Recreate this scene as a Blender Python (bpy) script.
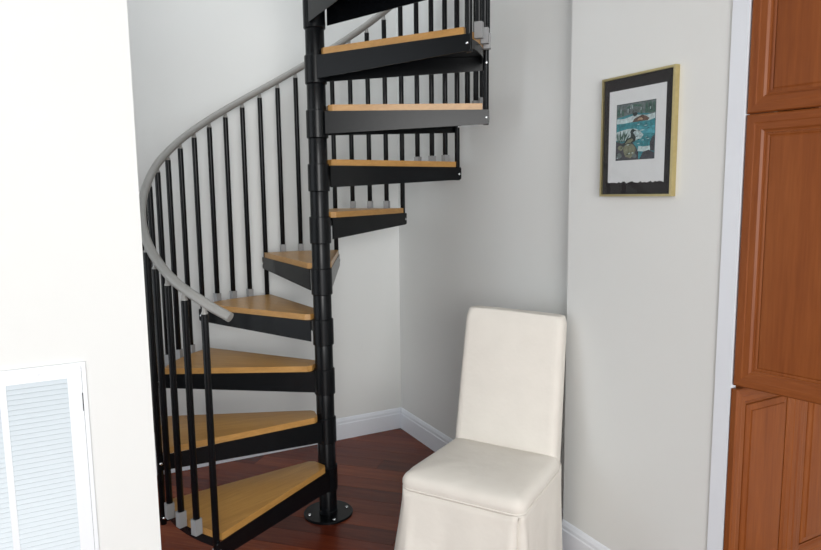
import bpy, bmesh, math, random
from mathutils import Vector, Matrix
random.seed(7)
for o in list(bpy.data.objects): bpy.data.objects.remove(o, do_unlink=True)
SC = bpy.context.scene
COL = SC.collection

# ------------------------------------------------------------------ camera
CAM_H, PITCH, ROLL, FPX = 1.5193, 0.12446, -0.01197, 651.43
cam = bpy.data.cameras.new('camera'); co = bpy.data.objects.new('camera', cam); COL.objects.link(co)
cam.sensor_fit = 'HORIZONTAL'; cam.sensor_width = 36.0; cam.lens = FPX / 821 * 36.0
cam.clip_start = 0.05; cam.clip_end = 100
_c, _s, _cr, _sr = math.cos(PITCH), math.sin(PITCH), math.cos(ROLL), math.sin(ROLL)
r0, u0, f0 = Vector((1, 0, 0)), Vector((0, _s, _c)), Vector((0, _c, -_s))
rt = r0 * _cr + u0 * _sr; up = -r0 * _sr + u0 * _cr
m = Matrix((rt, up, -f0)).transposed().to_4x4(); m.translation = Vector((0, 0, CAM_H))
co.matrix_world = m
SC.camera = co

# ------------------------------------------------------------------ room frame
# s runs along the right hand wall from the far corner towards the viewer, o runs out from that wall along the rear wall
AZ = math.radians(152.5)
CX, CY = -0.07729, 4.09897
DX, DY = math.sin(AZ), math.cos(AZ)
NX, NY = -math.cos(AZ - math.pi / 2), math.sin(AZ - math.pi / 2)
NX, NY = -math.sin(math.radians(62.5)), -math.cos(math.radians(62.5))
def W(s, o, z=0.0): return Vector((CX + DX * s + NX * o, CY + DY * s + NY * o, z))

# ------------------------------------------------------------------ light
world = bpy.data.worlds.new('world'); SC.world = world; world.use_nodes = True
bg = world.node_tree.nodes['Background']
bg.inputs[0].default_value = (0.91, 0.955, 1.0, 1); bg.inputs[1].default_value = 1.62
def area(name, loc, target, sx, sy, power, col):
    l = bpy.data.lights.new(name, 'AREA'); l.shape = 'RECTANGLE'; l.size = sx; l.size_y = sy; l.energy = power; l.color = col
    ob = bpy.data.objects.new(name, l); COL.objects.link(ob); ob.location = loc
    ob.rotation_euler = (Vector(target) - Vector(loc)).to_track_quat('-Z', 'Y').to_euler()
    return ob
# daylight from a tall window in the wall behind the viewer
area('window_daylight', W(7.6, 2.7, 1.85), W(1.2, 1.2, 1.4), 2.4, 2.2, 205, (1.0, 0.985, 0.96))
SC.view_settings.view_transform = 'Standard'; SC.view_settings.look = 'None'
SC.view_settings.exposure = 0.15; SC.view_settings.gamma = 1.0; SC.view_settings.use_curve_mapping = False

# ------------------------------------------------------------------ materials
def mat(name, col, rough=0.5, metal=0.0, spec=0.5, noise=None, bump=None, coat=0.0):
    """plain principled material with an optional slight mottling of colour and fine relief"""
    mt = bpy.data.materials.new(name); mt.use_nodes = True
    nt = mt.node_tree; b = nt.nodes['Principled BSDF']
    b.inputs['Base Color'].default_value = (*col, 1); b.inputs['Roughness'].default_value = rough
    b.inputs['Metallic'].default_value = metal; b.inputs['Specular IOR Level'].default_value = spec
    b.inputs['Coat Weight'].default_value = coat
    tc = nt.nodes.new('ShaderNodeTexCoord')
    if noise:
        sc, amt = noise
        n = nt.nodes.new('ShaderNodeTexNoise'); n.inputs['Scale'].default_value = sc; n.inputs['Detail'].default_value = 4
        nt.links.new(tc.outputs['Object'], n.inputs['Vector'])
        r = nt.nodes.new('ShaderNodeValToRGB')
        r.color_ramp.elements[0].position = 0.3; r.color_ramp.elements[1].position = 0.7
        r.color_ramp.elements[0].color = (*[c * (1 - amt) for c in col], 1); r.color_ramp.elements[1].color = (*[min(1, c * (1 + amt)) for c in col], 1)
        nt.links.new(n.outputs['Fac'], r.inputs[0]); nt.links.new(r.outputs[0], b.inputs['Base Color'])
    if bump:
        sc, st, di = bump
        n = nt.nodes.new('ShaderNodeTexNoise'); n.inputs['Scale'].default_value = sc; n.inputs['Detail'].default_value = 3
        nt.links.new(tc.outputs['Object'], n.inputs['Vector'])
        bp = nt.nodes.new('ShaderNodeBump'); bp.inputs['Strength'].default_value = st; bp.inputs['Distance'].default_value = di
        nt.links.new(n.outputs['Fac'], bp.inputs['Height']); nt.links.new(bp.outputs[0], b.inputs['Normal'])
    return mt

def wood(name, cols, scale, rough, rot=0.0, vary=0.0, coat=0.0, ring=0.55, fine=0.35, spec=0.5, bump=0.0):
    """grain stretched along one axis: scale = the (x, y, z) scale of the object coordinates"""
    mt = bpy.data.materials.new(name); mt.use_nodes = True
    nt = mt.node_tree; N = nt.nodes.new; L = nt.links.new; b = nt.nodes['Principled BSDF']
    b.inputs['Roughness'].default_value = rough; b.inputs['Coat Weight'].default_value = coat; b.inputs['Coat Roughness'].default_value = 0.12
    b.inputs['Specular IOR Level'].default_value = spec
    tc = N('ShaderNodeTexCoord'); oi = N('ShaderNodeObjectInfo')
    r1 = N('ShaderNodeMapping'); r1.inputs['Rotation'].default_value = (0, 0, rot)
    L(tc.outputs['Object'], r1.inputs['Vector'])
    off = N('ShaderNodeVectorMath'); off.operation = 'ADD'
    sc = N('ShaderNodeMath'); sc.operation = 'MULTIPLY'; sc.inputs[1].default_value = 37.0
    L(oi.outputs['Random'], sc.inputs[0]); L(r1.outputs[0], off.inputs[0]); L(sc.outputs[0], off.inputs[1])
    mp = N('ShaderNodeMapping'); mp.inputs['Scale'].default_value = scale; L(off.outputs[0], mp.inputs['Vector'])
    n1 = N('ShaderNodeTexNoise'); n1.inputs['Scale'].default_value = 1.0; n1.inputs['Detail'].default_value = 5; n1.inputs['Roughness'].default_value = 0.6; n1.inputs['Distortion'].default_value = 0.6
    L(mp.outputs[0], n1.inputs['Vector'])
    n2 = N('ShaderNodeTexNoise'); n2.inputs['Scale'].default_value = 6.0; n2.inputs['Detail'].default_value = 3
    L(mp.outputs[0], n2.inputs['Vector'])
    a = N('ShaderNodeMath'); a.operation = 'MULTIPLY'; a.inputs[1].default_value = ring; L(n1.outputs['Fac'], a.inputs[0])
    c = N('ShaderNodeMath'); c.operation = 'MULTIPLY_ADD'; c.inputs[1].default_value = fine; L(n2.outputs['Fac'], c.inputs[0]); L(a.outputs[0], c.inputs[2])
    d = N('ShaderNodeMath'); d.operation = 'MULTIPLY_ADD'; d.inputs[1].default_value = vary; L(oi.outputs['Random'], d.inputs[0]); L(c.outputs[0], d.inputs[2])
    ramp = N('ShaderNodeValToRGB'); e = ramp.color_ramp.elements
    lo, hi = 0.25, 0.65 + vary
    e[0].position = lo; e[0].color = (*cols[0], 1); e[1].position = hi; e[1].color = (*cols[-1], 1)
    for i, cc in enumerate(cols[1:-1]):
        q = e.new(lo + (hi - lo) * (i + 1) / (len(cols) - 1)); q.color = (*cc, 1)
    L(d.outputs[0], ramp.inputs[0]); L(ramp.outputs[0], b.inputs['Base Color'])
    if bump:
        bp = N('ShaderNodeBump'); bp.inputs['Strength'].default_value = bump; bp.inputs['Distance'].default_value = 0.001
        L(n2.outputs['Fac'], bp.inputs['Height']); L(bp.outputs[0], b.inputs['Normal'])
    return mt

M = {}
M['wall'] = mat('wall_paint', (0.685, 0.695, 0.682), 0.7, noise=(1.2, 0.012), bump=(260, 0.06, 0.001))
M['ceiling'] = mat('ceiling_paint', (0.80, 0.80, 0.78), 0.8, noise=(1.5, 0.01))
M['trim'] = mat('trim_paint', (0.72, 0.75, 0.80), 0.35, noise=(3, 0.012))
M['steel'] = mat('black_powder_coat', (0.0030, 0.0036, 0.0045), 0.27, spec=0.2, noise=(40, 0.15), bump=(900, 0.05, 0.0005))
M['grey'] = mat('grey_plastic', (0.27, 0.265, 0.25), 0.28, noise=(20, 0.04))
M['clip'] = mat('grey_clip_plastic', (0.27, 0.275, 0.28), 0.45, noise=(20, 0.04))
M['bolt'] = mat('bright_steel', (0.72, 0.73, 0.75), 0.25, metal=1.0, noise=(60, 0.05))
M['tread'] = wood('tread_wood', [(0.31, 0.152, 0.036), (0.41, 0.212, 0.055), (0.49, 0.270, 0.080)], (3, 42, 42), 0.38, coat=0.1)
M['floor_base'] = mat('subfloor', (0.02, 0.010, 0.007), 0.8, noise=(10, 0.1))
M['plank'] = wood('plank_wood', [(0.045, 0.008, 0.004), (0.115, 0.021, 0.008), (0.21, 0.043, 0.013), (0.30, 0.075, 0.021)], (1.6, 26, 26), 0.27, vary=0.46, coat=0.0, ring=0.5, fine=0.3, spec=0.22)
M['cab_v'] = wood('cabinet_wood_upright', [(0.145, 0.036, 0.008), (0.200, 0.055, 0.012), (0.250, 0.077, 0.018)], (22, 22, 1.4), 0.40, coat=0.0, vary=0.06, spec=0.22)
M['cab_h'] = wood('cabinet_wood_level', [(0.145, 0.036, 0.008), (0.200, 0.055, 0.012), (0.250, 0.077, 0.018)], (2.2, 2.2, 30), 0.40, coat=0.0, vary=0.06, spec=0.22)
M['cab_in'] = wood('cabinet_inside', [(0.36, 0.20, 0.09), (0.44, 0.26, 0.12)], (2, 2, 20), 0.5)
M['fabric'] = mat('cream_cotton', (0.665, 0.63, 0.575), 0.9, spec=0.2, noise=(9, 0.02), bump=(11, 0.35, 0.012))
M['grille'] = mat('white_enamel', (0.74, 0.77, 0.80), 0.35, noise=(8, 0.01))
M['louver'] = mat('shaded_enamel', (0.50, 0.56, 0.60), 0.4, noise=(8, 0.01))  # grille enamel toned down: the shade on the louvers is put into the colour
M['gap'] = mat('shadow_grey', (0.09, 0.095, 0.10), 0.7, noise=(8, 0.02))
M['dark'] = mat('dark_gap', (0.02, 0.02, 0.022), 0.8, noise=(8, 0.05))
M['brass'] = mat('brushed_brass', (0.62, 0.52, 0.27), 0.33, metal=1.0, noise=(90, 0.05))
M['mat'] = mat('black_mat_board', (0.010, 0.008, 0.009), 0.85, noise=(200, 0.15))
M['paper'] = mat('rag_paper', (0.62, 0.64, 0.65), 0.9, noise=(40, 0.02), bump=(300, 0.2, 0.001))
# picture glass: clear pane with a fresnel sheen
g = bpy.data.materials.new('picture_glass'); g.use_nodes = True; nt = g.node_tree
nt.nodes.remove(nt.nodes['Principled BSDF']); out = nt.nodes['Material Output']
tr = nt.nodes.new('ShaderNodeBsdfTransparent'); gl = nt.nodes.new('ShaderNodeBsdfGlossy'); gl.inputs['Roughness'].default_value = 0.02
lw = nt.nodes.new('ShaderNodeLayerWeight'); lw.inputs['Blend'].default_value = 0.5
pw = nt.nodes.new('ShaderNodeMath'); pw.operation = 'POWER'; pw.inputs[1].default_value = 4.0; nt.links.new(lw.outputs['Facing'], pw.inputs[0])
fr = nt.nodes.new('ShaderNodeMath'); fr.operation = 'MULTIPLY_ADD'; fr.inputs[1].default_value = 0.6; fr.inputs[2].default_value = 0.015; nt.links.new(pw.outputs[0], fr.inputs[0]); mx = nt.nodes.new('ShaderNodeMixShader')
nt.links.new(fr.outputs[0], mx.inputs[0]); nt.links.new(tr.outputs[0], mx.inputs[1]); nt.links.new(gl.outputs[0], mx.inputs[2]); nt.links.new(mx.outputs[0], out.inputs[0])
M['glass'] = g

# ------------------------------------------------------------------ helpers
def wloc(p):
    v = Vector((0, 0, 0))
    while p is not None: v += p.location; p = p.parent
    return v
def obj(name, bm, m, parent=None, origin=None, smooth=False, auto=None, mods=None):
    """bm holds WORLD coordinates; the object's origin goes to `origin` (default: its base centre)"""
    bmesh.ops.recalc_face_normals(bm, faces=bm.faces[:])
    if origin is None:
        xs = [v.co for v in bm.verts]
        origin = Vector(((min(v.x for v in xs) + max(v.x for v in xs)) / 2, (min(v.y for v in xs) + max(v.y for v in xs)) / 2, min(v.z for v in xs)))
    origin = Vector(origin)
    for v in bm.verts: v.co -= origin
    me = bpy.data.meshes.new(name); bm.to_mesh(me); bm.free()
    me.materials.append(M[m])
    if smooth:
        for p in me.polygons: p.use_smooth = True
        if auto: me.set_sharp_from_angle(angle=math.radians(auto))
    o = bpy.data.objects.new(name, me); COL.objects.link(o)
    if parent is not None: o.parent = parent; o.location = origin - wloc(parent)
    else: o.location = origin
    return o
def inst(src, loc, parent):
    o = src.copy(); COL.objects.link(o); o.parent = parent; o.location = Vector(loc) - wloc(parent); return o
def thing(name, label, cat, loc, group=None):
    o = bpy.data.objects.new(name, None); COL.objects.link(o); o.location = loc; o.empty_display_size = 0.1
    o['label'] = label; o['category'] = cat
    if group: o['group'] = group
    return o
def struct(name, bm, m, label=None, parent=None):
    o = obj(name, bm, m, parent)
    if parent is None: o['kind'] = 'structure'
    if label: o['label'] = label
    return o
def prism(bm, pts, dz):
    """pts: closed loop of world points, extruded by the vector dz"""
    dz = Vector(dz); a = [bm.verts.new(p) for p in pts]; b = [bm.verts.new(Vector(p) + dz) for p in pts]
    n = len(pts)
    bm.faces.new(a); bm.faces.new(b[::-1])
    for i in range(n): bm.faces.new((a[i], b[i], b[(i + 1) % n], a[(i + 1) % n]))
    return bm
def wbox(bm, s0, s1, o0, o1, z0, z1):
    return prism(bm, [W(s0, o0, z0), W(s1, o0, z0), W(s1, o1, z0), W(s0, o1, z0)], (0, 0, z1 - z0))
def nb(): return bmesh.new()
def bevel(bm, w, seg=2, ang=30):
    es = [e for e in bm.edges if len(e.link_faces) == 2 and e.calc_face_angle(0) > math.radians(ang)]
    bmesh.ops.bevel(bm, geom=es, offset=w, segments=seg, affect='EDGES', profile=0.5, clamp_overlap=True)
    return bm
def lathe(bm, c, prof, n=24):
    """prof: list of (radius, z)"""
    rings = []
    for r, z in prof: rings.append([bm.verts.new((c[0] + r * math.cos(2 * math.pi * i / n), c[1] + r * math.sin(2 * math.pi * i / n), z)) for i in range(n)])
    for A, B in zip(rings, rings[1:]):
        for i in range(n): bm.faces.new((A[i], A[(i + 1) % n], B[(i + 1) % n], B[i]))
    bm.faces.new(rings[0]); bm.faces.new(rings[-1][::-1])
    return bm
def sweep(bm, pts, r, n=10):
    rings = []
    for i, p in enumerate(pts):
        t = (Vector(pts[min(i + 1, len(pts) - 1)]) - Vector(pts[max(i - 1, 0)])).normalized()
        x = t.cross(Vector((0, 0, 1)))
        x = x.normalized() if x.length > 1e-4 else Vector((1, 0, 0))
        y = x.cross(t).normalized()
        rings.append([bm.verts.new(Vector(p) + r * (x * math.cos(2 * math.pi * k / n) + y * math.sin(2 * math.pi * k / n))) for k in range(n)])
    for A, B in zip(rings, rings[1:]):
        for i in range(n): bm.faces.new((A[i], A[(i + 1) % n], B[(i + 1) % n], B[i]))
    bm.faces.new(rings[0]); bm.faces.new(rings[-1][::-1])
    return bm

# ------------------------------------------------------------------ room shell
CEIL = 2.86; TOP = 4.3
WR0, WR1, JOG = -0.015, 0.045, 1.636          # faces of the far and near stretch of the right wall, and where it steps out
S_NEAR, O_EDGE = 1.86, 1.662                  # the partition on the left: its face and its free end
S_END = 2.398                                 # end of the right wall, front plane of the cabinet
struct('wall_back', wbox(nb(), -0.135, -0.015, WR0 - 0.12, 3.6, -0.02, TOP), 'wall')
b = wbox(nb(), -0.015, JOG, WR0 - 0.12, WR0, -0.02, TOP); struct('wall_right_far', b, 'wall')
struct('wall_right', wbox(nb(), JOG, S_END - 0.058, WR1 - 0.14, WR1, -0.02, TOP), 'wall')
struct('wall_left', wbox(nb(), S_NEAR - 0.12, S_NEAR, O_EDGE, 3.6, -0.02, CEIL), 'wall')
struct('wall_left_far', wbox(nb(), S_NEAR - 0.12, 5.5, 3.6, 3.72, -0.02, CEIL), 'wall')
struct('wall_right_near', wbox(nb(), S_END, 5.5, -0.80, -0.68, -0.02, CEIL), 'wall')
b = nb(); wbox(b, 1.80, 5.5, -0.80, 3.72, CEIL, CEIL + 0.2); wbox(b, -0.135, 1.80, 1.72, 3.72, CEIL, CEIL + 0.2); struct('ceiling', b, 'ceiling')
# white board that closes the end of the right wall beside the cabinet
b = wbox(nb(), S_END - 0.058, S_END - 0.002, WR1 - 0.017, WR1 + 0.006, -0.02, 2.5); bevel(b, 0.003, 1); struct('trim_1', b, 'trim')
PROF = [(0, 0), (0.015, 0), (0.015, 0.097), (0.0115, 0.102), (0.0115, 0.116), (0.006, 0.130), (0, 0.135)]
def baseboard(name, a, c, out):
    """a, c: ends (s, o) on the wall face; out: unit (ds, do) away from the wall"""
    bm = nb(); A = [W(a[0] + out[0] * t, a[1] + out[1] * t, z) for t, z in PROF]
    prism(bm, A, W(*c) - W(*a)); return struct(name, bm, 'trim')
baseboard('baseboard_back', (-0.015, WR0), (-0.015, 3.6), (1, 0))
baseboard('baseboard_right_far', (0.0, WR0), (JOG, WR0), (0, 1))
baseboard('baseboard_right', (JOG - 0.0, WR1), (S_END - 0.058, WR1), (0, 1))
baseboard('baseboard_left', (S_NEAR, O_EDGE), (S_NEAR, 3.6), (1, 0))

# floor: diagonal hardwood planks over a base
b = wbox(nb(), -0.135, 5.5, -0.80, 3.72, -0.06, -0.016)
fl = struct('floor', b, 'floor_base', 'dark red-brown hardwood floor laid diagonally')
pa = math.radians(107.0); pdx, pdy = math.sin(pa), math.cos(pa)       # along the planks
PW = 0.122
ctr = W(2.6, 1.4)
def clip(bm, p, nrm):
    g = bm.verts[:] + bm.edges[:] + bm.faces[:]
    r = bmesh.ops.bisect_plane(bm, geom=g, plane_co=p, plane_no=nrm, clear_outer=True)
    es = [e for e in bm.edges if e.is_boundary]
    if es: bmesh.ops.edgeloop_fill(bm, edges=es)
ND = Vector((DX, DY, 0)); NN = Vector((NX, NY, 0))
for row in range(-26, 27):
    x = -4.2 + random.uniform(-0.9, 0)
    while x < 4.2:
        ln = random.uniform(0.75, 1.5)
        cx, cy = ctr.x + pdx * x - pdy * row * PW, ctr.y + pdy * x + pdx * row * PW
        e = Vector((pdx, pdy, 0)) * (ln - 0.0015); w = Vector((-pdy, pdx, 0)) * (PW - 0.0018)
        o0 = Vector((cx, cy, -0.016))
        x += ln
        mid = o0 + e / 2 + w / 2 - Vector((CX, CY, 0)); s, oo = mid.dot(ND), mid.dot(NN)
        if not (-0.9 < s < 5.3 and -1.3 < oo < 4.0): continue
        bm = prism(nb(), [o0, o0 + e, o0 + e + w, o0 + w], (0, 0, 0.016))
        for p, nrm in ((W(-0.10, 0), -ND), (W(5.0, 0), ND), (W(0, -0.72), -NN), (W(0, 3.5), NN)):
            clip(bm, p, nrm)
            if not bm.faces: break
        if not bm.faces: bm.free(); continue
        # orient the object so that its own x axis follows the grain
        bm.normal_update()
        rot = Matrix.Rotation(-math.atan2(pdy, pdx), 4, 'Z')
        org = o0.copy()
        for v in bm.verts: v.co = rot @ (v.co - org)
        bmesh.ops.recalc_face_normals(bm, faces=bm.faces[:])
        me = bpy.data.meshes.new('plank'); bm.to_mesh(me); bm.free(); me.materials.append(M['plank'])
        po = bpy.data.objects.new('plank', me); COL.objects.link(po); po.parent = fl
        po.location = org - fl.location; po.rotation_euler = (0, 0, math.atan2(pdy, pdx))

# ------------------------------------------------------------------ spiral staircase
PX, PY, R, A0, DA, RISE = -0.40793, 2.9663, 0.7513, -2.68894, 0.53397, 0.235
NST = 12
def P(a, r, z=0.0): return Vector((PX + r * math.sin(a), PY + r * math.cos(a), z))
def T(a): return Vector((math.cos(a), -math.sin(a), 0))
def U(a): return Vector((math.sin(a), math.cos(a), 0))
ang = lambda j: A0 + j * DA
RAILFIX = [(-0.6, 0.030), (-0.22, 0.017), (-0.08, 0.007), (0.02, 0.002), (0.17, -0.008), (0.32, -0.018), (0.55, -0.027), (0.9, -0.031), (1.4, -0.028), (1.75, -0.016), (2.08, -0.002), (2.28, 0.003), (2.8, 0.005), (3.3, 0.004), (4.2, 0.0), (20, 0.0)]
def railz(j):
    f = 0
    for (a, fa), (c, fc) in zip(RAILFIX, RAILFIX[1:]):
        if a <= j <= c: t = (j - a) / (c - a); f = fa + (fc - fa) * t
    return 1.1384 + RISE * j + f
st = thing('spiral_staircase', 'black steel spiral staircase with wooden treads and grey handrail', 'staircase', (PX, PY, 0))
obj('center_pole', lathe(nb(), (PX, PY), [(0.036, 0.01), (0.036, 4.0)], 28), 'steel', st, smooth=True, auto=40)
bp_ = obj('base_plate', lathe(nb(), (PX, PY), [(0.117, 0.0), (0.117, 0.007), (0.114, 0.010), (0.044, 0.010), (0.044, 0.022), (0.042, 0.024)], 40), 'steel', st, smooth=True, auto=35)
def bolt_mesh(p, n, r=0.0065, h=0.005):
    """domed bolt head at p with outward direction n"""
    bm = nb(); n = Vector(n).normalized(); x = n.orthogonal().normalized(); y = n.cross(x)
    rings = []
    for rr, hh in ((r, 0), (r, h * 0.5), (r * 0.75, h * 0.85), (r * 0.3, h)):
        rings.append([bm.verts.new(Vector(p) + n * hh + rr * (x * math.cos(k * math.pi / 5) + y * math.sin(k * math.pi / 5))) for k in range(10)])
    for A, B in zip(rings, rings[1:]):
        for i in range(10): bm.faces.new((A[i], A[(i + 1) % 10], B[(i + 1) % 10], B[i]))
    bm.faces.new(rings[0]); bm.faces.new(rings[-1][::-1]); return bm
for k in range(4):
    a = math.radians(66 + 90 * k)
    obj('anchor_bolt', bolt_mesh((PX + 0.092 * math.sin(a), PY + 0.092 * math.cos(a), 0.009), (0, 0, 1), 0.008, 0.007), 'bolt', bp_, smooth=True)
HT, HB = 0.0105, -0.1115      # hub top and bottom relative to step height
for k in range(0, NST + 1):
    z0 = 0.024 if k == 0 else k * RISE + HT; z1 = (k + 1) * RISE + HB
    obj('pole_spacer', lathe(nb(), (PX, PY), [(0.0420, z0), (0.0420, z1 - 0.004), (0.0410, z1)], 28), 'steel', st, smooth=True, auto=35)

def step(k):
    zk = k * RISE; an, ar = ang(k - 1), ang(k); am = (an + ar) / 2
    zt, zb = zk + HT, zk + HB
    hub = obj('step_hub', lathe(nb(), (PX, PY), [(0.046, zb), (0.0485, zb + 0.003), (0.0485, zt - 0.003), (0.046, zt)], 28), 'steel', st, smooth=True, auto=35)
    zt -= 0.0075
    # steel bracket: two tapering side plates, a curved end plate and a thin top sheet
    bm = nb()
    ends = []
    for a, sg in ((an, -1), (ar, 1)):
        i0 = P(am, 0.03) + T(am) * sg * 0.046; o0 = P(a, R + 0.013) + T(a) * sg * 0.0125
        d = (o0 - i0).normalized(); nrm = Vector((-d.y, d.x, 0)); 
        if nrm.dot(T(am)) * sg < 0: nrm = -nrm
        L = (o0 - i0).length
        prof = [(0, zt), (L - 0.004, zt), (L, zt - 0.006), (L, zk - 0.052), (L - 0.006, zk - 0.059), (L - 0.03, zk - 0.061), (0, zb + 0.017)]
        prism(bm, [Vector((*(i0 + d * u).xy, z)) for u, z in prof], nrm * 0.0045)
        ends.append((i0, o0))
    # end plate along the arc
    n = 8
    arc_i = [P(an + (ar - an) * t / n, R - 0.020) for t in range(n + 1)]; arc_o = [P(an + (ar - an) * t / n, R - 0.0155) for t in range(n + 1)]
    prism(bm, [Vector((*p.xy, zk - 0.032)) for p in arc_i + arc_o[::-1]], (0, 0, zt - 0.0005 - (zk - 0.032)))
    sheet = [P(am, 0.05) - T(am) * 0.046] + arc_i + [P(am, 0.05) + T(am) * 0.046]
    prism(bm, [Vector((*p.xy, zt - 0.004)) for p in sheet], (0, 0, 0.003))
    sup = obj('step_bracket', bm, 'steel', st)
    # oak board
    bm = nb(); ov = 0.013
    no = P(an, R - 0.017) - T(an) * ov; ro = P(ar, R - 0.017) + T(ar) * ov
    ni = P(am, 0.062) - T(am) * 0.056; ri = P(am, 0.062) + T(am) * 0.056
    ni2 = P(am, 0.046) - T(am) * 0.036; ri2 = P(am, 0.046) + T(am) * 0.036
    outl = [ni2, ni, no] + [P(an + (ar - an) * t / 10, R - 0.017) for t in range(1, 10)] + [ro, ri, ri2]
    prism(bm, [Vector((*p.xy, zt + 0.0005)) for p in outl], (0, 0, 0.027))
    es = [e for e in bm.edges if e.calc_face_angle(0) > math.radians(60)]
    bmesh.ops.bevel(bm, geom=es, offset=0.004, segments=2, affect='EDGES', profile=0.5, clamp_overlap=True)
    org = P(am, 0.4, zt)
    rot = Matrix.Rotation(math.pi / 2 - am, 4, 'Z').inverted()
    for v in bm.verts: v.co = rot @ (v.co - org)
    td = obj('tread_board', bm, 'tread', st, origin=(0, 0, 0), smooth=True, auto=28)
    td.location = org - wloc(st); td.rotation_euler = (0, 0, math.pi / 2 - am)
for k in range(1, NST + 1): step(k)

BR = 0.0128
def baluster(j, zbot):
    p = P(ang(j), R); zr = railz(j)
    o = obj('baluster', lathe(nb(), p, [(BR - 0.001, zbot), (BR, zbot + 0.002), (BR, zr - 0.040)], 14), 'steel', st, smooth=True, auto=40)
    # grey clip under the handrail
    bm = nb()
    lathe(bm, p, [(0.0125, zr - 0.048), (0.0125, zr - 0.036), (0.009, zr - 0.030), (0.008, zr - 0.006)], 12)
    obj('rail_clip', bm, 'grey', o, smooth=True, auto=40)
    return o
def box_at(bm, c, a, w, t, h, z0):
    """box of width w (tangential), thickness t (radial), height h"""
    x, y = T(a), U(a); c = Vector(c)
    pts = [c + x * sx * w / 2 + y * sy * t / 2 for sx, sy in ((-1, -1), (1, -1), (1, 1), (-1, 1))]
    prism(bm, [Vector((*q.xy, z0)) for q in pts], (0, 0, h)); return bm
for k in range(0, NST + 1):
    base = (k if k else 1) * RISE
    o = baluster(k, base - 0.062)
    for kk, sgs in ((k, (1, -1)), (k + 1, (1, -1))):
        if kk < 1 or kk > NST: continue
        for sg in sgs:
            plate = (kk == k and sg > 0) or (kk == k + 1 and sg < 0)
            off = 0.0172 if plate else BR - 0.0005
            obj('bolt', bolt_mesh(P(ang(k), R, kk * RISE - 0.031) + T(ang(k)) * sg * off, T(ang(k)) * sg), 'bolt', o, smooth=True)
    if k == NST: break
    for q in (0.25, 0.5, 0.75):
        j = k + q; zk = (k + 1) * RISE
        o = baluster(j, zk + 0.02)
        bm = box_at(nb(), P(ang(j), R + 0.001), ang(j), 0.0275, 0.031, 0.062, zk + 0.008); bevel(bm, 0.003, 2)
        obj('baluster_foot', bm, 'clip', o)
J0, J1 = -0.27, NST + 0.4
pts = [P(ang(J0 + (J1 - J0) * i / 250), 0.7475, railz(J0 + (J1 - J0) * i / 250)) for i in range(251)]
obj('handrail', sweep(nb(), pts, 0.0178, 14), 'grey', st, smooth=True, auto=50)

# ------------------------------------------------------------------ slipcovered chair
CB = math.radians(31.0); CO = Vector((0.271, 2.384, 0))
BK = Vector((math.sin(CB), math.cos(CB), 0)); EX = Vector((math.cos(CB), -math.sin(CB), 0))
def Cc(x, y, z): return CO + EX * x + BK * y + Vector((0, 0, z))
ch = thing('slipcovered_chair', 'armless dining chair in a long cream cotton slipcover', 'chair', CO)
def outline(corners, rads, n):
    """rounded polygon (counter-clockwise corners), n points evenly spaced, with outward normals"""
    dense = []
    m_ = len(corners)
    for i in range(m_):
        p0, p1, p2 = Vector(corners[i - 1]), Vector(corners[i]), Vector(corners[(i + 1) % m_])
        d0 = (p0 - p1).normalized(); d1 = (p2 - p1).normalized(); th = d0.angle(d1); r = rads[i]
        t = r / math.tan(th / 2); a = p1 + d0 * t; c = p1 + d1 * t; cen = p1 + (d0 + d1).normalized() * (r / math.sin(th / 2))
        va, vc = a - cen, c - cen
        for q in range(13):
            f = q / 12; v = va.lerp(vc, f).normalized() * r; dense.append(cen + v)
    seg = [0]
    for i in range(len(dense)): seg.append(seg[-1] + (dense[(i + 1) % len(dense)] - dense[i]).length)
    tot = seg[-1]; res = []
    for k in range(n):
        d = tot * k / n
        i = max(q for q in range(len(dense)) if seg[q] <= d + 1e-9)
        f = (d - seg[i]) / max(1e-9, seg[i + 1] - seg[i]); a, c = dense[i], dense[(i + 1) % len(dense)]
        res.append(a.lerp(c, f))
    nr = []
    for k in range(n):
        t = (res[(k + 1) % n] - res[k - 1]).normalized(); nr.append(Vector((t.y, -t.x)))
    return res, nr
def loft(bm, rings, closed_top=True, closed_bot=True):
    vr = [[bm.verts.new(p) for p in r] for r in rings]; n = len(rings[0])
    for A, B in zip(vr, vr[1:]):
        for i in range(n): bm.faces.new((A[i], A[(i + 1) % n], B[(i + 1) % n], B[i]))
    if closed_bot: bm.faces.new(vr[0])
    if closed_top: bm.faces.new(vr[-1][::-1])
    return bm
# seat cushion
NS = 96
seat_c = [(-0.246, -0.215), (0.236, -0.205), (0.226, 0.235), (-0.232, 0.235)]
oc, on = outline(seat_c, [0.035, 0.035, 0.03, 0.03], NS)
rings = []
for z, ins in ((0.415, 0.004), (0.428, 0.0), (0.445, -0.004), (0.460, -0.003), (0.472, 0.003), (0.481, 0.012), (0.487, 0.026)):
    rings.append([Cc(p.x - q.x * ins, p.y - q.y * ins, z - (0.004 if p.y < -0.15 else 0)) for p, q in zip(oc, on)])
cen = Vector((0, 0.02))
for f, dz in ((0.80, 0.492), (0.6, 0.497), (0.4, 0.500), (0.2, 0.501), (0.05, 0.501)):
    rings.append([Cc(cen.x + (p.x - cen.x) * f * 0.96, cen.y + (p.y - cen.y) * f * 0.96, dz) for p in oc])
seat = obj('seat', loft(nb(), rings), 'fabric', ch, smooth=True)
# piping along the lower edge of the seat
pp = [Cc(p.x + q.x * 0.001, p.y + q.y * 0.001, 0.427) for p, q in zip(oc, on)]
obj('piping', sweep(nb(), pp + [pp[0], pp[1]], 0.0032, 6), 'fabric', seat, smooth=True)
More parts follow.
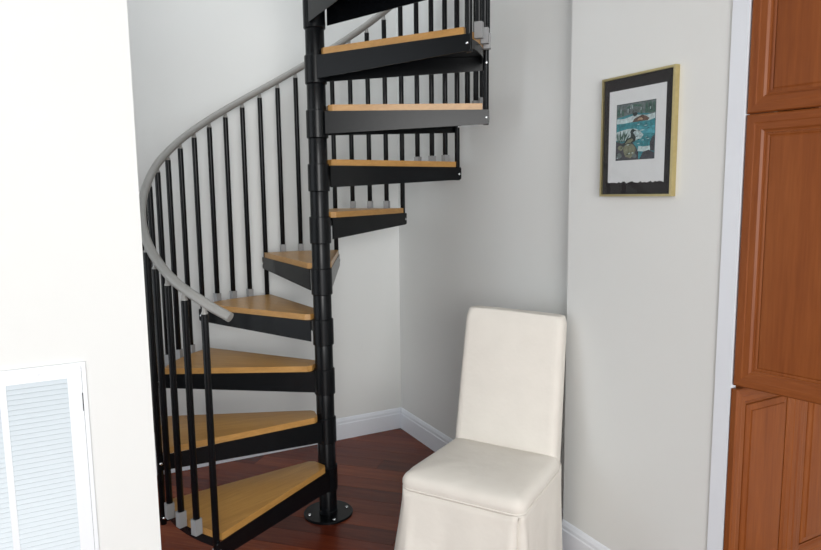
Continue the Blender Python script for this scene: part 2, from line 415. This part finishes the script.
# skirt to the floor with soft folds and inverted corner pleats
NK = 320
sk_c = [(-0.244, -0.213), (0.234, -0.203), (0.212, 0.305), (-0.222, 0.305)]
ok, kn = outline(sk_c, [0.02, 0.02, 0.02, 0.02], NK)
rings = []
for i in range(15):
    f = i / 14; z = 0.424 - f * 0.410; r = []
    for k, (p, q) in enumerate(zip(ok, kn)):
        t = k / NK * 2 * math.pi
        fold = (0.008 * math.sin(7 * t + 0.9 - 1.2 * f) + 0.003 * math.sin(13 * t + 1.3 + 2 * f) + 0.0012 * math.sin(23 * t + 2.1)) * f ** 0.9 * (1.0 if p.y < -0.15 else 0.55)
        flare = (0.068 if p.x < -0.2 or p.y < -0.18 else 0.012) * f ** 1.15
        flare = flare * (1 - 0.55 * max(0.0, min(1.0, (p.x + 0.15) / 0.35))) if p.y < -0.18 else flare
        pl = 0
        for (cx_, cy_) in sk_c[:2]:
            d = math.hypot(p.x - cx_ - (0.016 if cx_ > 0 else 0.004) * 0, p.y - cy_)
            side = (p.x - cx_) if abs(p.y - cy_) < abs(p.x - cx_) else (p.y - cy_)
            pl -= (0.062 if cx_ > 0 else 0.012) * math.exp(-((d - 0.003) / 0.014) ** 2) * min(1, f * 6)
            pl += 0.011 * math.exp(-((d - 0.045) / 0.018) ** 2) * min(1, f * 1.5)
        off = fold + flare + pl
        back = 0.03 * f if p.y > 0.3 else 0.0
        r.append(Cc(p.x + q.x * off, p.y + q.y * (off - (0.02 * f if p.y > 0.3 else 0)), z))
    rings.append(r)
obj('skirt', loft(nb(), rings, closed_bot=True, closed_top=False), 'fabric', ch, smooth=True)
# tall padded back, leaning
bm = nb()
NB_ = 64
rings = []
for i in range(23):
    f = i / 22; z = 0.425 + f * 0.600
    lean = 0.188 + 0.100 * f + 0.008 * f * f
    ew = 0.0; et = 0.0; zz = z
    if f > 0.93: g_ = (f - 0.93) / 0.07; ew = 0.005 * g_ ** 2; et = 0.012 * g_ ** 2
    hw = 0.224 - 0.011 * f - ew; th = 0.095 - 0.012 * f
    pc, pn = outline([(-hw, et), (hw, et), (hw, th - et), (-hw, th - et)], [0.022] * 4, NB_)
    r = []
    for p, q in zip(pc, pn):
        bulge = 0.010 * math.cos(p.x / hw * math.pi / 2) * math.sin(math.pi * min(1, f * 0.9 + 0.08)) if p.y < th / 2 else 0
        r.append(Cc(p.x - 0.008, lean + p.y - bulge, zz + 0.002 * math.cos(p.x / hw * 1.3) * (f > 0.9) - 0.004 * (f ** 3) * p.x / hw))
    rings.append(r)
last = rings[-1]; cc_ = sum(last, Vector()) / len(last)
for g_, dz in ((0.94, 0.003), (0.75, 0.004), (0.4, 0.004)):
    rings.append([Vector((cc_.x + (p.x - cc_.x) * g_, cc_.y + (p.y - cc_.y) * g_, p.z + dz)) for p in last])
back = obj('backrest', loft(bm, rings), 'fabric', ch, smooth=True)

# ------------------------------------------------------------------ framed picture on the right wall
FS0, FS1, FZ0, FZ1 = 1.828, 2.155, 1.500, 1.922; OF = 0.066
def wp(s, z, o): return W(s, o, z)
pic = thing('framed_print', 'small coastal bird print in black mat and thin brass frame on the wall', 'picture', W((FS0 + FS1) / 2, WR1 + 0.01, FZ0))
def rail_bar(pts): return prism(nb(), [wp(s, z, WR1 + 0.0005) for s, z in pts], NN * (OF - WR1))
fw = 0.008
for pts in ([(FS0, FZ0), (FS1, FZ0), (FS1 - fw, FZ0 + fw), (FS0 + fw, FZ0 + fw)], [(FS0, FZ1), (FS1, FZ1), (FS1 - fw, FZ1 - fw), (FS0 + fw, FZ1 - fw)],
            [(FS0, FZ0), (FS0, FZ1), (FS0 + fw, FZ1 - fw), (FS0 + fw, FZ0 + fw)], [(FS1, FZ0), (FS1, FZ1), (FS1 - fw, FZ1 - fw), (FS1 - fw, FZ0 + fw)]):
    obj('frame_bar', rail_bar(pts), 'brass', pic)
def flat(name, pts, o, m, parent, th=0.0008):
    return obj(name, prism(nb(), [wp(s, z, o) for s, z in pts], NN * th), m, parent)
flat('mat_board', [(FS0 + fw, FZ0 + fw), (FS1 - fw, FZ0 + fw), (FS1 - fw, FZ1 - fw), (FS0 + fw, FZ1 - fw)], 0.0565, 'mat', pic, 0.002)
PS0, PS1, PZ0, PZ1 = 1.862, 2.117, 1.550, 1.873
edge = [(PS0 + (PS1 - PS0) * i / 28, PZ0 + random.uniform(-0.004, 0.003)) for i in range(29)]
paper = flat('print_paper', edge + [(PS1, PZ1), (PS0, PZ1)], 0.0588, 'paper', pic)
IS0, IS1, IZ0, IZ1 = 1.900, 2.074, 1.629, 1.822
def ink(name, col):
    M[name] = mat(name, col, 0.85, noise=(70, 0.35)); return name
for nm, col in (('ink_teal', (0.035, 0.20, 0.235)), ('ink_blue', (0.06, 0.28, 0.34)), ('ink_pale', (0.42, 0.52, 0.53)), ('ink_cliff', (0.11, 0.14, 0.14)), ('ink_dark', (0.018, 0.03, 0.03)),
                ('ink_rock', (0.05, 0.05, 0.06)), ('ink_moss', (0.17, 0.18, 0.12)), ('ink_brown', (0.10, 0.065, 0.05)), ('ink_green', (0.05, 0.11, 0.09)), ('ink_tan', (0.34, 0.24, 0.16))): ink(nm, col)
LAYER = [0.0597]
def shape(name, uv, m, parent):
    LAYER[0] += 0.00004
    return flat(name, [(IS0 + (IS1 - IS0) * u, IZ0 + (IZ1 - IZ0) * v) for u, v in uv], LAYER[0], m, parent, 0.00003)
def blob(u, v, ru, rv, n=14, j=0.12):
    return [(min(1, max(0, u + ru * math.cos(2 * math.pi * i / n) * (1 + random.uniform(-j, j)))), min(1, max(0, v + rv * math.sin(2 * math.pi * i / n) * (1 + random.uniform(-j, j))))) for i in range(n)]
pr = shape('print_image', [(-0.01, -0.01), (1.01, -0.01), (1.01, 1.01), (-0.01, 1.01)], 'ink_dark', paper)
S = lambda nm, uv, m: shape(nm, uv, m, paper)
S('print_water', [(0, 0), (1, 0), (1, 1), (0, 1)], 'ink_teal')
S('print_cliff', [(0, 0.76), (0.3, 0.80), (0.55, 0.82), (1, 0.76), (1, 1), (0, 1)], 'ink_cliff')
for u, w_, h_ in ((0.05, 0.05, 0.16), (0.16, 0.03, 0.12), (0.78, 0.04, 0.22), (0.87, 0.05, 0.24), (0.96, 0.04, 0.22), (0.65, 0.03, 0.1)):
    S('print_tree', [(u - w_, 0.80), (min(1, u + w_), 0.79), (min(1, u + w_ * 0.7), 0.80 + h_ * 0.7), (u, 0.80 + h_ * 0.86), (u - w_ * 0.8, 0.80 + h_ * 0.6)], 'ink_green')
S('print_cloud', [(0.25, 0.91), (0.45, 0.94), (0.62, 0.92), (0.66, 0.95), (0.45, 0.98), (0.28, 0.95)], 'ink_green')
S('print_surf', [(0, 0.66), (0.2, 0.655), (0.5, 0.67), (0.85, 0.66), (1, 0.69), (1, 0.78), (0.8, 0.76), (0.5, 0.79), (0.2, 0.74), (0, 0.75)], 'ink_pale')
S('print_wave', [(0, 0.50), (0.3, 0.53), (0.6, 0.50), (1, 0.53), (1, 0.66), (0.6, 0.63), (0.3, 0.655), (0, 0.645)], 'ink_teal')
S('print_wave', [(0.5, 0.42), (0.8, 0.45), (1, 0.43), (1, 0.57), (0.75, 0.55), (0.55, 0.58)], 'ink_blue')
S('print_islet', [(0.42, 0.66), (0.82, 0.665), (0.86, 0.70), (0.78, 0.74), (0.68, 0.775), (0.58, 0.75), (0.47, 0.72)], 'ink_brown')
S('print_islet_light', [(0.55, 0.685), (0.70, 0.69), (0.66, 0.73), (0.58, 0.72)], 'ink_tan')
S('print_bush', blob(0.49, 0.80, 0.065, 0.035), 'ink_dark')
S('print_foam', [(0.0, 0.36), (0.2, 0.34), (0.5, 0.33), (0.66, 0.36), (0.72, 0.42), (0.62, 0.50), (0.5, 0.545), (0.3, 0.55), (0.12, 0.53), (0, 0.51)], 'ink_pale')
S('print_foam', [(0.58, 0.14), (0.8, 0.12), (0.95, 0.15), (0.92, 0.22), (0.72, 0.215), (0.6, 0.23)], 'ink_pale')
S('print_rock', [(0, 0), (0.60, 0), (0.60, 0.12), (0.53, 0.22), (0.44, 0.30), (0.3, 0.33), (0.16, 0.30), (0.0, 0.34)], 'ink_rock')
S('print_moss', blob(0.36, 0.16, 0.16, 0.13), 'ink_moss')
S('print_moss', blob(0.12, 0.22, 0.07, 0.05), 'ink_moss')
S('print_pebble', blob(0.09, 0.08, 0.07, 0.05), 'ink_cliff'); S('print_pebble', blob(0.5, 0.06, 0.06, 0.04), 'ink_cliff')
S('print_rock', [(0.64, 0), (1, 0), (1, 0.10), (0.86, 0.15), (0.72, 0.12)], 'ink_rock')
S('print_rock', [(0.90, 0.14), (1, 0.12), (1, 0.40), (0.95, 0.38), (0.885, 0.28)], 'ink_rock')
for u, v, du, dv in ((0.06, 0.32, -0.03, 0.18), (0.10, 0.32, 0.02, 0.22), (0.15, 0.32, 0.06, 0.22), (0.2, 0.33, 0.12, 0.19), (0.22, 0.33, 0.02, 0.20), (0.08, 0.32, 0.10, 0.14), (0.26, 0.33, 0.10, 0.12)):
    S('print_leaf', [(u - 0.018, v), (u + 0.018, v), (u + du * 0.6 + 0.022, v + dv * 0.6), (u + du, v + dv), (u + du * 0.6 - 0.022, v + dv * 0.6)], 'ink_green')
for i in range(16):
    u, v = random.uniform(0.5, 0.92), random.uniform(0.26, 0.62); w_ = random.uniform(0.03, 0.07)
    S('print_ripple', [(u - w_, v), (u, v - 0.006), (u + w_, v + 0.004), (u, v + 0.008)], 'ink_pale' if i % 3 else 'ink_dark')
for i in range(14):
    u, v = random.uniform(0.06, 0.94), random.uniform(0.83, 0.96); h_ = random.uniform(0.02, 0.035)
    S('print_streak', [(u - 0.008, v - h_), (u + 0.008, v - h_), (u + 0.014, v + h_), (u, v + h_)], 'ink_pale' if i % 2 else 'ink_dark')
for i in range(12):
    u, v = random.uniform(0.03, 0.5), random.uniform(0.03, 0.28)
    S('print_crack', [(u - 0.03, v), (u + 0.01, v - 0.012), (u + 0.035, v + 0.012), (u, v + 0.006)], 'ink_dark' if i % 3 else 'ink_pale')
S('print_bird', [(0.16, 0.24), (0.30, 0.28), (0.42, 0.28), (0.52, 0.32), (0.54, 0.39), (0.50, 0.44), (0.465, 0.47), (0.50, 0.50), (0.56, 0.51), (0.50, 0.525), (0.46, 0.545), (0.41, 0.53), (0.385, 0.49), (0.41, 0.44), (0.40, 0.40), (0.30, 0.37)], 'ink_dark')
S('print_bird_wing', [(0.25, 0.285), (0.40, 0.30), (0.47, 0.345), (0.44, 0.375), (0.33, 0.35)], 'ink_moss')
flat('glass_pane', [(FS0 + fw * 0.6, FZ0 + fw * 0.6), (FS1 - fw * 0.6, FZ0 + fw * 0.6), (FS1 - fw * 0.6, FZ1 - fw * 0.6), (FS0 + fw * 0.6, FZ1 - fw * 0.6)], 0.0637, 'glass', pic, 0.0012)

# ------------------------------------------------------------------ tall cabinet set into the end of the right wall
KW = 0.322                                  # width of one door leaf
KO0 = 0.052                                 # hinge side (o)
KS = S_END + 0.022                          # front plane of the closed doors' backs
cab = thing('tall_cabinet', 'tall reddish wood cabinet with raised panels and upper doors standing open', 'cabinet', W(KS - 0.3, -0.3))
CB0, CB1 = -0.655, 0.018                    # carcass between (o)
CK = KS - 0.022                             # front of the carcass
CO_ = -0.10
def cpart(name, m, *a): return obj(name, wbox(nb(), *a), m, cab)
cpart('side_panel', 'cab_in', CK - 0.55, CK, CB0, CB0 + 0.018, 0.02, 2.48)
cpart('side_panel', 'cab_in', CK - 0.55, CK, CO_ - 0.0, CO_ + 0.0175, 0.02, 2.48)
cpart('back_panel', 'cab_in', CK - 0.56, CK - 0.55, CB0, CO_ + 0.0175, 0.02, 2.48)
cpart('face_frame', 'cab_v', CK - 0.02, CK, CO_ + 0.018, CB1 + 0.008, 0.02, 2.48)
for z in (0.09, 0.918, 1.32, 1.725, 2.1, 2.46): cpart('shelf', 'cab_in', CK - 0.549, CK - 0.002, CB0 + 0.0185, CO_ - 0.0005, z, z + 0.018)
cpart('plinth', 'cab_h', CK - 0.06, CK - 0.04, CB0 + 0.0185, CO_ - 0.0005, 0.0, 0.089)
cpart('lower_rail', 'cab_h', CK + 0.001, CK + 0.021, KO0 - 2 * KW - 0.004, KO0, 0.05, 0.238)

FRAME = [(0.0, 0.0), (0.0, 0.017), (0.004, 0.021), (0.024, 0.0205), (0.027, 0.0192), (0.044, 0.0178), (0.050, 0.0125), (0.0545, 0.0115), (0.0545, 0.004)]
def door(origin, ux, un, w, z0, z1, raised):
    """origin: hinge bottom point at z0; ux along the width, un outward from the show face; parts: stiles, rails, panel"""
    ux = Vector(ux); un = Vector(un); H = z1 - z0
    def pt(x, z, d): return Vector(origin) + ux * x + Vector((0, 0, z)) + un * d
    root = None
    fr = 0.0545
    # panel first: it carries the other pieces
    bm = nb()
    prof = [(0.048, 0.003), (0.048, 0.0085), (0.060, 0.0085), (0.064, 0.0065), (0.068, 0.0085)] if not raised else [(0.048, 0.003), (0.048, 0.006), (0.0575, 0.005), (0.060, 0.012), (0.064, 0.0135), (0.078, 0.0155), (0.080, 0.0195)]
    rings = [[pt(i, i, d), pt(w - i, i, d), pt(w - i, H - i, d), pt(i, H - i, d)] for i, d in prof]
    loft(bm, rings)
    root = obj('door', bm, 'cab_v', cab, origin=pt(w / 2, 0, 0))
    for nm, m_, sides in (('stile', 'cab_v', ((lambda i, d: pt(i, i, d), lambda i, d: pt(i, H - i, d)), (lambda i, d: pt(w - i, i, d), lambda i, d: pt(w - i, H - i, d)))),
                          ('rail', 'cab_h', ((lambda i, d: pt(i, i, d), lambda i, d: pt(w - i, i, d)), (lambda i, d: pt(i, H - i, d), lambda i, d: pt(w - i, H - i, d))))):
        for fa, fb in sides:
            bm = nb(); pf = FRAME + [(0.0545, 0.0)]
            A = [bm.verts.new(fa(i, d)) for i, d in pf]; B = [bm.verts.new(fb(i, d)) for i, d in pf]; n = len(pf)
            for i in range(n): bm.faces.new((A[i], A[(i + 1) % n], B[(i + 1) % n], B[i]))
            bm.faces.new(A); bm.faces.new(B[::-1])
            obj(nm, bm, m_, root)
    return root
# closed leaves face the room (+s); the width runs towards -o
for i in range(2):
    d_ = door(W(KS - 0.020, KO0 - i * (KW + 0.003), 0.246), -NN, ND, KW, 0.246, 0.912, True)
d_ = door(W(KS - 0.020, KO0 - KW - 0.003, 0.925), -NN, ND, KW, 0.925, 1.735, False)
d_ = door(W(KS - 0.020, KO0 - KW - 0.003, 1.741), -NN, ND, KW, 1.741, 2.45, False)
# open leaves, swung out by about eighty degrees from the hinge beside the wall
oa = math.radians(143.0); od = Vector((math.sin(oa), math.cos(oa), 0)); onr = Vector((od.y, -od.x, 0))
if onr.dot(NN) < 0: onr = -onr
for z0, z1 in ((0.922, 1.7355), (1.7385, 2.45)):
    door(W(S_END + 0.003, KO0 - 0.002, z0) - onr * 0.021, od, onr, KW, z0, z1, False)

# ------------------------------------------------------------------ return air grille on the left partition
GO0, GZ0, GZ1 = 1.814, 0.452, 1.108
NCOL, CWID, MUL, MARG = 3, 0.1315, 0.0145, 0.0425
GO1 = GO0 + 2 * MARG + NCOL * CWID + (NCOL - 1) * MUL
gr = thing('return_air_grille', 'white louvered return air grille on the left wall', 'vent', W(S_NEAR, (GO0 + GO1) / 2, GZ0))
def gbox(name, m, o0, o1, z0, z1, s0, s1, bv=0.0015):
    bm = wbox(nb(), S_NEAR + s0, S_NEAR + s1, o0, o1, z0, z1)
    if bv: bevel(bm, bv, 1)
    return obj(name, bm, m, gr)
rim = 0.0095
gbox('rim_bar', 'grille', GO0, GO1, GZ1 - rim, GZ1, 0.0003, 0.009, 0.003); gbox('rim_bar', 'grille', GO0, GO1, GZ0, GZ0 + rim, 0.0003, 0.009, 0.003)
gbox('rim_bar', 'grille', GO0, GO0 + rim, GZ0 + rim, GZ1 - rim, 0.0003, 0.009, 0.003); gbox('rim_bar', 'grille', GO1 - rim, GO1, GZ0 + rim, GZ1 - rim, 0.0003, 0.009, 0.003)
gp = 0.0007
gbox('gap_shade_plate', 'gap', GO0 + rim, GO1 - rim, GZ0 + rim, GZ1 - rim, 0.0003, 0.0012, 0)  # dark sheet standing in for the shade between and behind the louvers
LZ1 = 1.0705; LZ0 = LZ1 - 46 * 0.0127 - 0.001
gbox('face_bar', 'grille', GO0 + rim + gp, GO1 - rim - gp, LZ1, GZ1 - rim - gp, 0.0014, 0.0070); gbox('face_bar', 'grille', GO0 + rim + gp, GO1 - rim - gp, GZ0 + rim + gp, LZ0, 0.0014, 0.0070)
xs = [GO0 + rim + gp]
for i in range(NCOL + 1):
    a = GO0 + MARG + i * (CWID + MUL) - MUL; c = a + MUL
    if i == 0: a = GO0 + rim + gp
    if i == NCOL: c = GO1 - rim - gp
    gbox('mullion', 'grille', a, c, LZ0, LZ1, 0.0014, 0.0068, 0.001)
PIT = 0.0127; n = int((LZ1 - LZ0) / PIT)
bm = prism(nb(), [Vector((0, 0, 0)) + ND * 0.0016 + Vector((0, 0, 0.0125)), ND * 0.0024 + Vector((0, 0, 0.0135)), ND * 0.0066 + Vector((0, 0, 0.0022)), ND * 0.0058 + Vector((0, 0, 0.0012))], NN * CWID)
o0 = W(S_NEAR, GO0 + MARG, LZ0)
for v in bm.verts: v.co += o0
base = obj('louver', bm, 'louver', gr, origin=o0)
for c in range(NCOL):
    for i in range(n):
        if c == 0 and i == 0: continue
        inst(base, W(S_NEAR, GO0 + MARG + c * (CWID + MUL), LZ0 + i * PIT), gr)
obj('screw', bolt_mesh(W(S_NEAR + 0.007, 1.919, 1.090), ND, 0.004, 0.0015), 'grille', gr, smooth=True)
gbox('latch', 'dark', 1.8236, 1.8258, 0.982, 1.029, 0.0060, 0.0098, 0)
